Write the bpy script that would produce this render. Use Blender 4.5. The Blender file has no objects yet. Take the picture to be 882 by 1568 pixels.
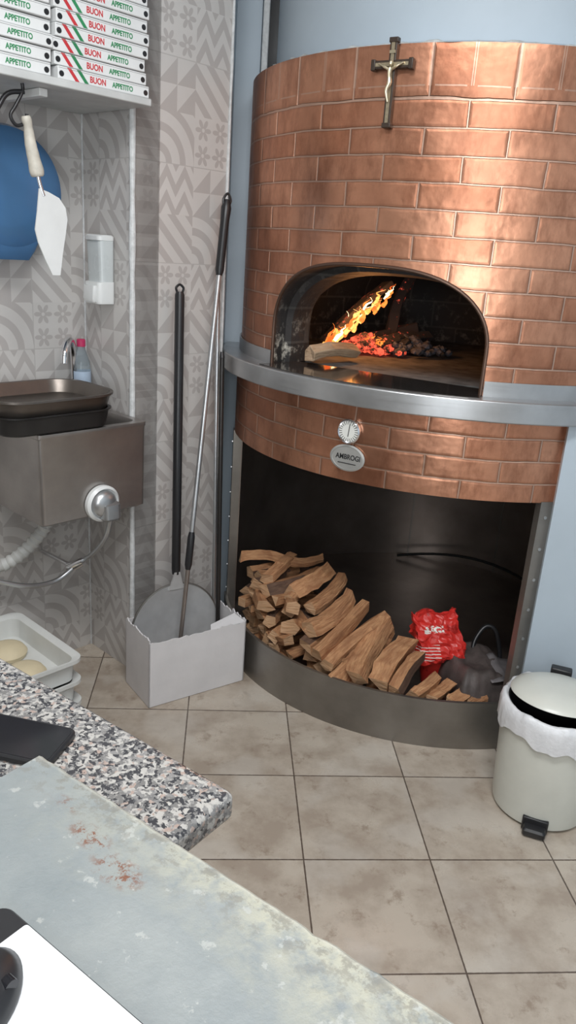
import bpy, bmesh, math, random
from mathutils import Vector, Matrix, noise
random.seed(7)
sc = bpy.context.scene
col = sc.collection
R2D = math.radians
try:
    sc.view_settings.view_transform = 'Standard'
except Exception:
    pass

# ---------------------------------------------------------------- shader helper
class M:
    def __init__(s, name):
        s.mat = bpy.data.materials.new(name); s.mat.use_nodes = True
        s.t = s.mat.node_tree; s.b = s.t.nodes['Principled BSDF']
    def n(s, typ, ins=None, **attrs):
        nd = s.t.nodes.new(typ)
        for k, v in attrs.items(): setattr(nd, k, v)
        for k, v in (ins or {}).items(): s.put(nd.inputs[k], v)
        return nd
    def put(s, sock, v):
        if isinstance(v, bpy.types.NodeSocket): s.t.links.new(v, sock)
        else:
            if sock.type == 'RGBA' and len(v) == 3: v = (*v, 1)
            sock.default_value = v
    def m(s, op, *a, clamp=False):
        nd = s.t.nodes.new('ShaderNodeMath'); nd.operation = op; nd.use_clamp = clamp
        for i, v in enumerate(a): s.put(nd.inputs[i], v)
        return nd.outputs[0]
    def mix(s, f, a, b):
        nd = s.t.nodes.new('ShaderNodeMix'); nd.data_type = 'RGBA'
        s.put(nd.inputs[0], f); s.put(nd.inputs[6], a); s.put(nd.inputs[7], b)
        return nd.outputs[2]
    def mixf(s, f, a, b):
        nd = s.t.nodes.new('ShaderNodeMix'); nd.data_type = 'FLOAT'
        s.put(nd.inputs[0], f); s.put(nd.inputs[2], a); s.put(nd.inputs[3], b)
        return nd.outputs[0]
    def obj(s): return s.n('ShaderNodeTexCoord').outputs['Object']
    def uv(s): return s.n('ShaderNodeTexCoord').outputs['UV']
    def sep(s, v):
        nd = s.n('ShaderNodeSeparateXYZ', {0: v}); return nd.outputs[0], nd.outputs[1], nd.outputs[2]
    def comb(s, x, y, z=0.0): return s.n('ShaderNodeCombineXYZ', {0: x, 1: y, 2: z}).outputs[0]
    def scale(s, v, sc3): return s.n('ShaderNodeMapping', {'Vector': v, 'Scale': sc3}).outputs[0]
    def noise(s, v, sc=5., det=4., rough=.55):
        return s.n('ShaderNodeTexNoise', {'Vector': v, 'Scale': sc, 'Detail': det, 'Roughness': rough}).outputs[0]
    def step(s, v, lo, hi):
        nd = s.n('ShaderNodeMapRange', {0: v, 1: lo, 2: hi, 3: 0., 4: 1.}); nd.clamp = True
        return nd.outputs[0]
    def bump(s, h, strength=.3, dist=.01):
        nd = s.n('ShaderNodeBump', {'Strength': strength, 'Distance': dist, 'Height': h})
        s.t.links.new(nd.outputs[0], s.b.inputs['Normal'])
    def set(s, **k):
        names = dict(color='Base Color', rough='Roughness', metal='Metallic', spec='Specular IOR Level',
                     trans='Transmission Weight', alpha='Alpha', ecol='Emission Color', estr='Emission Strength', ior='IOR', coat='Coat Weight')
        for a, v in k.items(): s.put(s.b.inputs[names[a]], v)
        return s.mat

def simple(name, color, rough=.5, metal=0., var=.12, nscale=12., bump=0., **k):
    s = M(name); o = s.obj(); f = s.noise(o, nscale, 5)
    c2 = tuple(max(0, c * (1 - var * 2)) for c in color)
    s.set(color=s.mix(s.step(f, .35, .7), color, c2), rough=s.mixf(f, max(.03, rough - .08), min(1, rough + .1)), metal=metal, **k)
    if bump: s.bump(s.noise(o, nscale * 4, 4), bump, .004)
    return s.mat

# copper bricks -------------------------------------------------------------
def copper_mat():
    s = M('copper_embossed_bricks'); o = s.obj(); x, y, z = s.sep(o)
    ang = s.m('ARCTAN2', x, s.m('MULTIPLY', y, -1.))
    u = s.m('MULTIPLY', ang, .784)
    zt = s.m('ADD', s.m('MINIMUM', z, 1.883), s.m('MULTIPLY', s.m('MAXIMUM', s.m('SUBTRACT', z, 1.883), 0.), .49))
    zz = s.m('ADD', zt, -1.883 + .0655 * 40)
    wob = s.m('MULTIPLY', s.m('SUBTRACT', s.noise(o, 7., 3), .5), .008)
    v = s.comb(s.m('ADD', s.m('ADD', u, 20.065), wob), s.m('ADD', zz, wob))
    br = s.n('ShaderNodeTexBrick', {'Vector': v, 'Color1': (0, 0, 0), 'Color2': (1, 1, 1), 'Mortar': (.5, .5, .5), 'Scale': 1.,
             'Mortar Size': .0030, 'Mortar Smooth': .45, 'Bias': 0., 'Brick Width': .2136, 'Row Height': .0655})
    br.offset = .5
    perbrick = s.n('ShaderNodeRGBToBW', {0: br.outputs[0]}).outputs[0]
    mort = br.outputs[1]
    seg = s.m('FRACT', s.m('DIVIDE', s.m('ADD', u, 20.065), .1068))
    l2 = s.m('MULTIPLY', s.m('LESS_THAN', s.m('ABSOLUTE', s.m('SUBTRACT', s.m('ADD', z, wob), 1.914)), .0020), s.m('MULTIPLY', s.m('GREATER_THAN', seg, .12), s.m('LESS_THAN', seg, .88)))
    l3 = s.m('MULTIPLY', s.m('LESS_THAN', s.m('ABSOLUTE', s.m('SUBTRACT', seg, .5)), .49), s.m('MULTIPLY', s.m('GREATER_THAN', s.m('ABSOLUTE', s.m('SUBTRACT', seg, .5)), .46), s.m('GREATER_THAN', z, 1.914)))
    mort = s.m('MAXIMUM', mort, s.m('MULTIPLY', s.m('MAXIMUM', l2, l3), .7))
    big = s.step(s.noise(o, 3.6, 6, .65), .38, .64)
    c = s.mix(big, (.68, .325, .20), (.44, .185, .105))
    c = s.mix(s.m('MULTIPLY', perbrick, .5), c, (.76, .41, .27))
    sm = s.step(s.noise(s.scale(o, (1, 1, .35)), 16., 7, .72), .48, .68)
    c = s.mix(s.m('MULTIPLY', sm, .60), c, (.27, .105, .06))
    pat = s.step(s.noise(o, 1.7, 5, .7), .48, .62)
    c = s.mix(s.m('MULTIPLY', pat, .38), c, (.22, .09, .055))
    near = s.n('ShaderNodeTexBrick', {'Vector': v, 'Scale': 1., 'Mortar Size': .010, 'Mortar Smooth': 1., 'Bias': 0., 'Brick Width': .2136, 'Row Height': .0655}).outputs[1]
    c = s.mix(s.m('MULTIPLY', near, .35), c, (.27, .11, .065))  # dark shading beside the joints, painted into the copper colour
    c = s.mix(s.m('MULTIPLY', mort, .75), c, (.66, .46, .36))  # gleam on the joints, painted as a paler copper tone
    rough = s.m('ADD', .24, s.m('MULTIPLY', s.noise(o, 9., 6, .7), .28))
    s.set(color=c, rough=rough, metal=.93)
    h = s.m('ADD', s.m('MULTIPLY', s.m('SUBTRACT', 1., s.m('ADD', s.m('MULTIPLY', mort, .8), s.m('MULTIPLY', near, .2))), .8),
            s.m('ADD', s.m('MULTIPLY', s.noise(o, 9., 3), .8), s.m('MULTIPLY', s.noise(o, 45., 3), .09)))
    s.bump(h, .75, .0065)
    return s.mat
COPPER = copper_mat()

def tile_wall_mat():
    s = M('patterned_cement_tiles'); x, y, z = s.sep(s.obj())
    px = s.m('DIVIDE', s.m('ADD', x, 30.012), .142); pz = s.m('DIVIDE', s.m('ADD', z, .03), .146)
    cx = s.m('FLOOR', px); cz = s.m('FLOOR', pz)
    p = s.m('SUBTRACT', px, cx); q = s.m('SUBTRACT', pz, cz)
    idx = s.m('FRACT', s.m('ADD', s.m('MULTIPLY', s.m('ADD', s.m('MULTIPLY', cx, 2.), s.m('MULTIPLY', cz, 1.)), .2), .03))
    tri = s.m('ABSOLUTE', s.m('SUBTRACT', s.m('FRACT', s.m('MULTIPLY', p, 2.)), .5))
    zig = s.m('GREATER_THAN', s.m('FRACT', s.m('MULTIPLY', s.m('ADD', q, s.m('MULTIPLY', tri, .8)), 2.)), .5)
    fp = s.m('FRACT', s.m('MULTIPLY', p, 2.)); fq = s.m('FRACT', s.m('MULTIPLY', q, 2.))
    tris = s.m('GREATER_THAN', fp, fq)
    rr = s.m('SQRT', s.m('ADD', s.m('MULTIPLY', p, p), s.m('MULTIPLY', q, q)))
    circ = s.m('GREATER_THAN', s.m('FRACT', s.m('MULTIPLY', rr, 2.6)), .58)
    a = s.m('SUBTRACT', fp, .5); b = s.m('SUBTRACT', fq, .5)
    r2 = s.m('SQRT', s.m('ADD', s.m('MULTIPLY', a, a), s.m('MULTIPLY', b, b)))
    th = s.m('ARCTAN2', b, a)
    pet = s.m('LESS_THAN', r2, s.m('ADD', .12, s.m('MULTIPLY', .33, s.m('ABSOLUTE', s.m('COSINE', s.m('MULTIPLY', th, 3.))))))
    pet = s.m('MULTIPLY', pet, s.m('GREATER_THAN', r2, .08))
    dg = s.m('GREATER_THAN', s.m('FRACT', s.m('MULTIPLY', s.m('ADD', p, q), 2.)), .55)
    def sel(lo, hi): return s.m('MULTIPLY', s.m('GREATER_THAN', idx, lo), s.m('LESS_THAN', idx, hi))
    pat = s.m('MULTIPLY', sel(-.1, .2), zig)
    for lo, hi, t in ((.2, .4, circ), (.4, .6, tris), (.6, .8, pet), (.8, 1.1, dg)):
        pat = s.m('ADD', pat, s.m('MULTIPLY', sel(lo, hi), t))
    cl = s.noise(s.obj(), 7., 3)
    wn = s.n('ShaderNodeTexWhiteNoise', {'Vector': s.comb(cx, cz)}).outputs[0]
    base = s.mix(cl, (.62, .595, .57), (.54, .52, .50))
    base = s.mix(s.m('MULTIPLY', wn, .3), base, (.49, .47, .45))
    c = s.mix(s.m('MULTIPLY', pat, .75), base, (.40, .37, .355))
    gx = s.m('ABSOLUTE', s.m('SUBTRACT', s.m('FRACT', s.m('ADD', s.m('DIVIDE', px, 2.), .5)), .5))
    gz = s.m('ABSOLUTE', s.m('SUBTRACT', s.m('FRACT', s.m('ADD', s.m('DIVIDE', pz, 2.), .5)), .5))
    g = s.m('LESS_THAN', s.m('MINIMUM', gx, gz), .005)
    c = s.mix(g, c, (.46, .44, .42))
    s.set(color=c, rough=.30)
    s.bump(s.m('SUBTRACT', 1., g), .25, .002)
    return s.mat
TILEWALL = tile_wall_mat()

def floor_mat():
    s = M('beige_floor_tiles'); o = s.obj(); x, y, z = s.sep(o)
    T = .336
    def d(c): return s.m('ABSOLUTE', s.m('SUBTRACT', s.m('FRACT', s.m('ADD', s.m('DIVIDE', c, T), .5)), .5))
    wob = s.m('MULTIPLY', s.m('SUBTRACT', s.noise(o, 60., 3), .5), .006)
    g = s.m('SUBTRACT', 1., s.step(s.m('ADD', s.m('MINIMUM', d(x), d(y)), wob), .004, .008))
    idv = s.comb(s.m('FLOOR', s.m('DIVIDE', x, T)), s.m('FLOOR', s.m('DIVIDE', y, T)))
    wn = s.n('ShaderNodeTexWhiteNoise', {'Vector': idv}).outputs[0]
    off = s.n('ShaderNodeVectorMath', {0: o, 1: s.comb(s.m('MULTIPLY', wn, 9.), s.m('MULTIPLY', wn, 5.), 0.)}).outputs[0]
    cl = s.step(s.noise(off, 6., 8, .66), .40, .60)
    c = s.mix(cl, (.51, .445, .37), (.37, .305, .245))
    bl = s.step(s.noise(off, 15., 7, .72), .56, .66)
    c = s.mix(s.m('MULTIPLY', bl, .65), c, (.26, .195, .145))
    c = s.mix(s.m('MULTIPLY', s.step(s.noise(off, 4.0, 5), .52, .62), .5), c, (.56, .515, .455))
    c = s.mix(s.m('MULTIPLY', g, .95), c, (.09, .065, .05))
    s.set(color=c, rough=s.mixf(cl, .26, .40))
    s.bump(s.m('SUBTRACT', 1., g), .4, .002)
    return s.mat
FLOOR = floor_mat()

def granite_mat():
    s = M('speckled_granite'); o = s.obj()
    wv_ = s.n('ShaderNodeVectorMath', {0: o, 1: s.scale(s.comb(s.noise(o, 90., 3), s.noise(s.scale(o, (1.3, 1, 1)), 80., 3)), (.014, .014, .014))}).outputs[0]
    v = s.n('ShaderNodeTexVoronoi', {'Vector': wv_, 'Scale': 190.})
    h = s.n('ShaderNodeRGBToBW', {0: v.outputs['Color']}).outputs[0]
    c = s.mix(s.m('GREATER_THAN', h, .38), (.045, .045, .05), (.17, .165, .16))
    c = s.mix(s.m('GREATER_THAN', h, .48), c, (.40, .385, .36))
    c = s.mix(s.m('GREATER_THAN', h, .66), c, (.34, .265, .23))
    c = s.mix(s.m('GREATER_THAN', h, .72), c, (.22, .215, .21))
    c = s.mix(s.m('MULTIPLY', s.step(s.noise(o, 120., 4), .54, .6), .7), c, (.11, .11, .115))
    c = s.mix(s.m('MULTIPLY', s.step(s.noise(o, 240., 3), .56, .62), .5), c, (.50, .48, .45))
    s.set(color=c, rough=.22)
    return s.mat
GRANITE = granite_mat()

def slab_mat():
    s = M('worn_grey_slab'); o = s.obj(); x, y, z = s.sep(o)
    n1 = s.noise(o, 9., 8, .65); n2 = s.noise(o, 34., 6, .7)
    c = s.mix(s.step(n1, .35, .7), (.185, .210, .217), (.25, .27, .267))
    edge = s.m('SUBTRACT', 1., s.step(s.m('ADD', y, s.m('MULTIPLY', s.m('SUBTRACT', n1, .5), .26)), .0, .10))
    edge = s.m('MULTIPLY', edge, s.step(x, .0, .28))
    chips = s.m('MULTIPLY', edge, s.step(n2, .34, .56))
    c = s.mix(s.m('MULTIPLY', chips, .95), c, (.40, .39, .31))
    sp = s.step(s.noise(o, 55., 4, .6), .63, .68)
    c = s.mix(s.m('MULTIPLY', sp, .6), c, (.40, .41, .39))
    edge2 = s.m('MULTIPLY', s.m('SUBTRACT', 1., s.step(y, .0, .06)), s.step(s.noise(o, 60., 5, .7), .50, .58))
    c = s.mix(s.m('MULTIPLY', edge2, .75), c, (.17, .16, .135))
    e3 = s.m('MULTIPLY', s.m('SUBTRACT', 1., s.step(y, .0, .008)), s.step(n2, .3, .5))
    c = s.mix(e3, c, (.45, .44, .38))
    def spot(cx, cy, ax, ay):
        dx = s.m('DIVIDE', s.m('SUBTRACT', x, cx), ax); dy = s.m('DIVIDE', s.m('SUBTRACT', y, cy), ay)
        return s.m('SUBTRACT', 1., s.step(s.m('SQRT', s.m('ADD', s.m('MULTIPLY', dx, dx), s.m('MULTIPLY', dy, dy))), .3, 1.))
    rn = s.step(s.noise(o, 85., 6, .75), .50, .58)
    rs = s.m('MAXIMUM', spot(.20, .065, .038, .020), s.m('MAXIMUM', spot(.145, .052, .034, .016), s.m('MULTIPLY', spot(.09, .035, .03, .010), .5)))
    c = s.mix(s.m('MULTIPLY', s.m('MULTIPLY', rs, rn), 1.3, clamp=True), c, (.17, .07, .04))
    s.set(color=c, rough=.5)
    s.bump(n2, .35, .004)
    return s.mat
SLAB = slab_mat()

def wood_mat(name, a, b, dark):
    s = M(name); u = s.uv()
    f = s.noise(s.scale(u, (5., 45., 1.)), 1., 6, .65)
    g = s.noise(s.scale(u, (3., 9., 1.)), 1., 3)
    c = s.mix(s.step(f, .38, .62), a, b)
    c = s.mix(s.m('MULTIPLY', s.step(g, .45, .7), .6), c, dark)
    s.set(color=c, rough=.75)
    s.bump(f, .9, .010)
    return s.mat
WOOD = wood_mat('split_wood', (.66, .36, .18), (.44, .20, .09), (.27, .11, .05))
WOODEND = wood_mat('cut_wood_end', (.74, .48, .29), (.58, .33, .17), (.42, .22, .11))
WOODPALE = wood_mat('pale_split_wood', (.62, .45, .30), (.48, .32, .20), (.34, .21, .13))
BARK = wood_mat('bark', (.20, .115, .075), (.11, .06, .04), (.06, .035, .024))

def brushed(name, color, rough=.3, sc3=(2, 2, 120), metal=.85):
    s = M(name); o = s.obj()
    f = s.noise(s.scale(o, sc3), 1., 4); g = s.noise(o, 5., 5)
    s.set(color=s.mix(s.step(g, .35, .7), color, tuple(c * .68 for c in color)), rough=s.m('ADD', rough, s.m('MULTIPLY', f, .18)), metal=metal)
    s.bump(f, .08, .002)
    return s.mat
STEEL = brushed('brushed_steel', (.58, .59, .60), .24)
STEELB = brushed('dull_steel_base', (.33, .31, .285), .34)
STEELSINK = brushed('stained_sink_steel', (.42, .39, .37), .25)
CHROME = simple('chrome', (.8, .8, .82), .10, 1., .03)
DARKMET = brushed('dark_interior_metal', (.36, .31, .28), .24, (3, 3, 3), .8)
BLUEP = simple('pale_blue_paint', (.43, .50, .56), .5, 0, .05, 3.)
ROOMW = simple('white_room_paint', (.55, .545, .53), .7, 0, .05, 2.)
CEIL = simple('ceiling_paint', (.75, .76, .76), .8, 0, .03)
CAULK = simple('white_caulk', (.70, .71, .71), .55, 0, .12, 60., .5)
PLASTER = simple('greyish_plaster', (.50, .51, .50), .75, 0, .2, 40., .5)
WHITEPL = simple('white_plastic', (.76, .77, .76), .32, 0, .04)
BINPL = simple('cream_plastic', (.66, .67, .61), .30, 0, .04)
BAGW = simple('bin_bag_white', (.76, .77, .79), .3, 0, .06, 30., .3)
BLACKPL = simple('black_plastic', (.018, .018, .02), .35, 0, .1)
BLACKGL = simple('black_glass', (.012, .012, .015), .08, 0, .1)
CARDW = simple('white_cardboard', (.76, .74, .745), .7, 0, .05, 8., .15)
BOXW = simple('pizza_box_white', (.76, .77, .765), .6, 0, .03)
REDINK = simple('red_ink', (.62, .04, .05), .6)
GREENINK = simple('green_ink', (.03, .26, .10), .6)
HANDLEW = simple('worn_cream_handle', (.62, .58, .50), .5, 0, .12, 40.)
ALU = simple('aluminium_peel', (.66, .66, .66), .40, .45, .08, 15.)
DARKWOOD = simple('dark_cross_wood', (.050, .032, .022), .4, 0, .2, 40.)
SILVER = simple('antique_brass_silver', (.80, .70, .50), .30, .9, .15, 60.)
INLAY = simple('cross_inlay', (.50, .42, .29), .35, .7, .2, 60.)
PANMET = brushed('rusty_pan', (.20, .175, .155), .28, (20, 20, 20))
PANBLK = simple('black_pan', (.03, .028, .027), .40, .3, .2)
GREYPIPE = simple('grey_pipe', (.55, .55, .53), .5, 0, .08)
DOUGH = simple('dough', (.72, .62, .42), .6, 0, .06, 15.)
TRAYPL = simple('tray_plastic', (.70, .71, .69), .35, 0, .04)
CAB = simple('cabinet_laminate', (.36, .32, .27), .5, 0, .1)
ASHF = simple('ash_floor', (.14, .135, .13), .85, 0, .35, 18., .5)
def polish():
    s = M('polished_dark_shelf'); f = s.noise(s.obj(), 12., 5)
    s.set(color=s.mix(f, (.22, .20, .19), (.12, .11, .105)), rough=s.m('ADD', .03, s.m('MULTIPLY', f, .10)), metal=.85); return s.mat
POLISH = polish()
SHELFM = simple('white_shelf_board', (.60, .61, .60), .45, 0, .08)

def soot():
    s = M('sooty_firebrick'); o = s.obj(); x, y, z = s.sep(o)
    u = s.m('MULTIPLY', s.m('ARCTAN2', x, s.m('MULTIPLY', y, -1.)), .62)
    br = s.n('ShaderNodeTexBrick', {'Vector': s.comb(s.m('ADD', u, 10.), z), 'Color1': (.036, .031, .03), 'Color2': (.020, .018, .017), 'Mortar': (.06, .055, .05), 'Scale': 1., 'Mortar Size': .004, 'Brick Width': .22, 'Row Height': .11})
    f = s.step(s.noise(o, 24., 7, .72), .53, .64)
    lo = s.m('SUBTRACT', 1., s.step(z, 1.15, 1.38))
    fr = s.step(s.m('SQRT', s.m('ADD', s.m('MULTIPLY', x, x), s.m('MULTIPLY', y, y))), .60, .72)
    c = s.mix(s.m('MULTIPLY', s.m('MULTIPLY', f, s.m('ADD', .08, s.m('MULTIPLY', lo, .9))), s.m('ADD', .15, fr), clamp=True), br.outputs[0], (.46, .43, .37))
    s.set(color=c, rough=.8); s.bump(s.noise(o, 40., 5), .5, .006)
    return s.mat
SOOT = soot()

def emis(name, c1, c2, st, sc=40.):
    s = M(name); o = s.obj(); f = s.step(s.noise(o, sc, 3), .4, .6)
    s.set(color=(.02, .01, .01), ecol=s.mix(f, c1, c2), estr=st, rough=1.)
    return s.mat
FLAMEO = emis('flame_outer', (1., .12, .015), (1., .30, .05), 1.5, 30.)
FLAME = emis('flame', (1., .30, .05), (1., .52, .15), 2.2, 30.)
FLAMEH = emis('flame_core', (1., .66, .28), (1., .88, .6), 3.2, 40.)
def ember(nm, lo, hi, st):
    s = M(nm); o = s.obj(); f = s.step(s.noise(o, 38., 4, .7), lo, hi)
    s.set(color=(.03, .025, .025), ecol=(1., .11, .055), estr=s.m('MULTIPLY', f, st), rough=.95); return s.mat
EMBER = ember('glowing_embers', .44, .60, 1.6)
CHAR = ember('charred_wood', .60, .70, .8)
CHARC = simple('charcoal', (.035, .03, .028), .9, 0, .4, 50., .6)
ASHC = simple('grey_coals', (.14, .14, .165), .95, 0, .45, 60., .6)

def glassy(name, color, rough, trans, alpha=1.):
    s = M(name); s.set(color=s.mix(s.noise(s.obj(), 4.), color, tuple(c * .8 for c in color)), rough=rough, trans=trans, ior=1.3, alpha=alpha); return s.mat
BLUEPLAST = glassy('translucent_blue_plastic', (.12, .29, .56), .12, .45)
CLEARPET = glassy('clear_bottle', (.75, .83, .88), .06, .85)
def dialm():
    s = M('gauge_dial'); x, y, z = s.sep(s.obj())
    r = s.m('SQRT', s.m('ADD', s.m('MULTIPLY', x, x), s.m('MULTIPLY', y, y)))
    th = s.m('DIVIDE', s.m('ARCTAN2', y, x), 2 * math.pi)
    tick = s.m('MULTIPLY', s.m('LESS_THAN', s.m('FRACT', s.m('MULTIPLY', s.m('ADD', th, 1.), 24.)), .3), s.m('GREATER_THAN', r, .021))
    s.set(color=s.mix(tick, (.70, .70, .66), (.05, .05, .05)), rough=.25); return s.mat
DIAL = dialm()
def redbag():
    s = M('red_printed_bag'); x, y, z = s.sep(s.obj())
    st = s.m('MULTIPLY', s.m('GREATER_THAN', s.m('FRACT', s.m('MULTIPLY', s.m('ADD', z, s.m('MULTIPLY', x, .15)), 95.)), .74), s.m('MULTIPLY', s.m('LESS_THAN', z, -.030), s.m('GREATER_THAN', z, -.08)))
    st = s.m('MULTIPLY', st, s.m('LESS_THAN', x, -.005))
    t2 = s.m('MULTIPLY', s.m('GREATER_THAN', s.noise(s.scale(s.obj(), (110, 110, 130)), 1., 1), .50), s.m('LESS_THAN', s.m('ABSOLUTE', s.m('ADD', z, -.022)), .012))
    t2 = s.m('MULTIPLY', t2, s.m('LESS_THAN', s.m('ABSOLUTE', s.m('ADD', x, .018)), .034))
    dk = s.m('MULTIPLY', s.m('GREATER_THAN', s.noise(s.obj(), 25., 3), .6), .6)
    c = s.mix(dk, (.66, .035, .028), (.28, .012, .012))
    c = s.mix(s.m('MAXIMUM', st, t2), c, (.8, .78, .72))
    s.set(color=c, rough=.33); return s.mat
REDBAG = redbag()

# ---------------------------------------------------------------- geometry helpers
PM = {}
def group(name, loc=(0, 0, 0), rz=0.):
    e = bpy.data.objects.new(name, None); e.empty_display_size = .1
    e.location = loc; e.rotation_euler = (0, 0, R2D(rz)); col.objects.link(e)
    PM[e.name] = Matrix.Translation(loc) @ Matrix.Rotation(R2D(rz), 4, 'Z')
    return e
def attach(o, parent, world=False):
    if parent is not None:
        o.parent = parent
        if world: o.matrix_parent_inverse = PM[parent.name].inverted()
    return o
def mk(name, verts, faces, mat, parent=None, smooth=True, world=False, ang=35, loc=None, rot=None, uvs=None, fmats=None, mw=None):
    me = bpy.data.meshes.new(name); me.from_pydata([tuple(v) for v in verts], [], faces); me.validate()
    mats = mat if isinstance(mat, (list, tuple)) else [mat]
    for m_ in mats: me.materials.append(m_)
    if fmats:
        for p, i in zip(me.polygons, fmats): p.material_index = i
    bm = bmesh.new(); bm.from_mesh(me); bmesh.ops.recalc_face_normals(bm, faces=bm.faces); bm.to_mesh(me); bm.free()
    if smooth:
        for p in me.polygons: p.use_smooth = True
        me.set_sharp_from_angle(angle=R2D(ang))
    o = bpy.data.objects.new(name, me); col.objects.link(o)
    if loc is not None: o.location = loc
    if rot is not None: o.rotation_euler = rot
    if mw is not None: o.matrix_basis = mw
    return attach(o, parent, world)
def bev(o, w, seg=2):
    b = o.modifiers.new('bevel', 'BEVEL'); b.width = w; b.segments = seg; b.limit_method = 'ANGLE'; b.angle_limit = R2D(40)
    return o
def box(name, lo, hi, mat, parent=None, bevel=0, world=False, **k):
    x0, y0, z0 = lo; x1, y1, z1 = hi
    v = [(x0, y0, z0), (x1, y0, z0), (x1, y1, z0), (x0, y1, z0), (x0, y0, z1), (x1, y0, z1), (x1, y1, z1), (x0, y1, z1)]
    f = [(0, 3, 2, 1), (4, 5, 6, 7), (0, 1, 5, 4), (1, 2, 6, 5), (2, 3, 7, 6), (3, 0, 4, 7)]
    o = mk(name, v, f, mat, parent, smooth=bool(bevel), world=world, **k)
    if bevel: bev(o, bevel)
    return o
def lathe(name, prof, mat, parent=None, seg=64, a0=None, a1=None, closed=False, **k):
    """angle measured from local -Y, positive toward +X"""
    full = a0 is None
    n = seg; verts = []; faces = []
    ring = []
    cnt = n if full else n + 1
    for j in range(cnt):
        a = 2 * math.pi * j / n if full else R2D(a0 + (a1 - a0) * j / n)
        idx = []
        for (r, z) in prof:
            verts.append((r * math.sin(a), -r * math.cos(a), z)); idx.append(len(verts) - 1)
        ring.append(idx)
    m_ = len(prof)
    for j in range(n):
        A = ring[j]; B = ring[(j + 1) % cnt]
        for i in range(m_ if closed else m_ - 1):
            i2 = (i + 1) % m_
            faces.append((A[i], B[i], B[i2], A[i2]))
    if not full and closed:
        faces.append(tuple(ring[0])); faces.append(tuple(reversed(ring[-1])))
    o = mk(name, verts, faces, mat, parent, **k)
    bm = bmesh.new(); bm.from_mesh(o.data); bmesh.ops.remove_doubles(bm, verts=bm.verts, dist=1e-5)
    bmesh.ops.recalc_face_normals(bm, faces=bm.faces); bm.to_mesh(o.data); bm.free()
    return o
def tube(name, pts, rad, mat, parent=None, seg=14, world=False, cap=True, **k):
    pts = [Vector(p) for p in pts]; n = len(pts)
    rads = rad if isinstance(rad, (list, tuple)) else [rad] * n
    verts = []; faces = []
    prevx = None
    for i, p in enumerate(pts):
        t = (pts[min(i + 1, n - 1)] - pts[max(i - 1, 0)]).normalized()
        if prevx is None:
            up = Vector((0, 0, 1)) if abs(t.z) < .9 else Vector((1, 0, 0))
            xx = t.cross(up).normalized()
        else:
            xx = (prevx - t * prevx.dot(t)).normalized()
        prevx = xx; yy = t.cross(xx)
        for j in range(seg):
            a = 2 * math.pi * j / seg
            verts.append(p + (xx * math.cos(a) + yy * math.sin(a)) * rads[i])
    for i in range(n - 1):
        for j in range(seg):
            a = i * seg + j; b = i * seg + (j + 1) % seg
            faces.append((a, b, b + seg, a + seg))
    if cap:
        faces.append(tuple(reversed(range(seg)))); faces.append(tuple(range((n - 1) * seg, n * seg)))
    return mk(name, verts, faces, mat, parent, world=world, **k)
def smoothpath(pts, n=8):
    P = [Vector(p) for p in pts]; P = [P[0]] + P + [P[-1]]; out = []
    for i in range(1, len(P) - 2):
        for k in range(n):
            t = k / n; a, b, c, d = P[i - 1], P[i], P[i + 1], P[i + 2]
            out.append(.5 * ((2 * b) + (c - a) * t + (2 * a - 5 * b + 4 * c - d) * t * t + (3 * b - a - 3 * c + d) * t ** 3))
    out.append(P[-2]); return out
def rrloft(name, secs, mat, parent=None, cs=6, world=False, **k):
    """secs: (w,d,r,z[,ox,oy]) rounded rectangles"""
    verts = []; faces = []; N = 4 * (cs + 1)
    for s_ in secs:
        w, d, r, z = s_[:4]; ox, oy = (s_[4], s_[5]) if len(s_) > 4 else (0, 0)
        for q, (sx, sy) in enumerate(((1, 1), (-1, 1), (-1, -1), (1, -1))):
            for i in range(cs + 1):
                a = math.pi / 2 * (q + i / cs)
                verts.append((ox + sx * (w / 2 - r) + r * math.cos(a), oy + sy * (d / 2 - r) + r * math.sin(a), z))
    for i in range(len(secs) - 1):
        for j in range(N):
            a = i * N + j; b = i * N + (j + 1) % N
            faces.append((a, b, b + N, a + N))
    faces.append(tuple(reversed(range(N)))); faces.append(tuple(range((len(secs) - 1) * N, len(secs) * N)))
    return mk(name, verts, faces, mat, parent, world=world, **k)
def text(name, body, size, mat, parent, loc, rot, ext=.0004, sx=1.):
    cu = bpy.data.curves.get('txt_' + body + str(size)) or bpy.data.curves.new('txt_' + body + str(size), 'FONT')
    if not cu.materials:
        cu.body = body; cu.size = size; cu.extrude = ext; cu.align_x = 'CENTER'; cu.align_y = 'CENTER'; cu.offset = .0004; cu.materials.append(mat)
    o = bpy.data.objects.new(name, cu); col.objects.link(o); o.location = loc; o.rotation_euler = rot; o.scale = (sx, 1, 1)
    return attach(o, parent)

# ---------------------------------------------------------------- room
UA = 48.  # direction of the tiled walls
u = Vector((math.cos(R2D(UA)), math.sin(R2D(UA)), 0)); v = Vector((u.y, -u.x, 0))
CA = Vector((-.726, 2.645, 0)); CB = CA + v * .264; CC = CB + u * .377
box('floor', (-5, -5, -.1), (5, 5, 0), FLOOR, loc=(.104, 1.602, 0), rot=(0, 0, R2D(5.2)))
box('wall_left', (-5.6, 0, 0), (0.02, .1, 2.8), TILEWALL, loc=CA, rot=(0, 0, R2D(UA)))
box('wall_left_return', (0, 0, 0), (.264, .1, 2.8), TILEWALL, loc=CA, rot=(0, 0, R2D(UA - 90)))
box('wall_corner', (0.001, 0, 0), (.377, .12, 2.8), TILEWALL, loc=CB, rot=(0, 0, R2D(UA)))
box('wall_side', (0, 0, 0), (.30, .1, 2.8), BLUEP, loc=CC, rot=(0, 0, R2D(92.8)))
box('wall_oven_pier', (-.42, 3.02, 0), (-.205, 3.12, 2.8), BLUEP)
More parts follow.
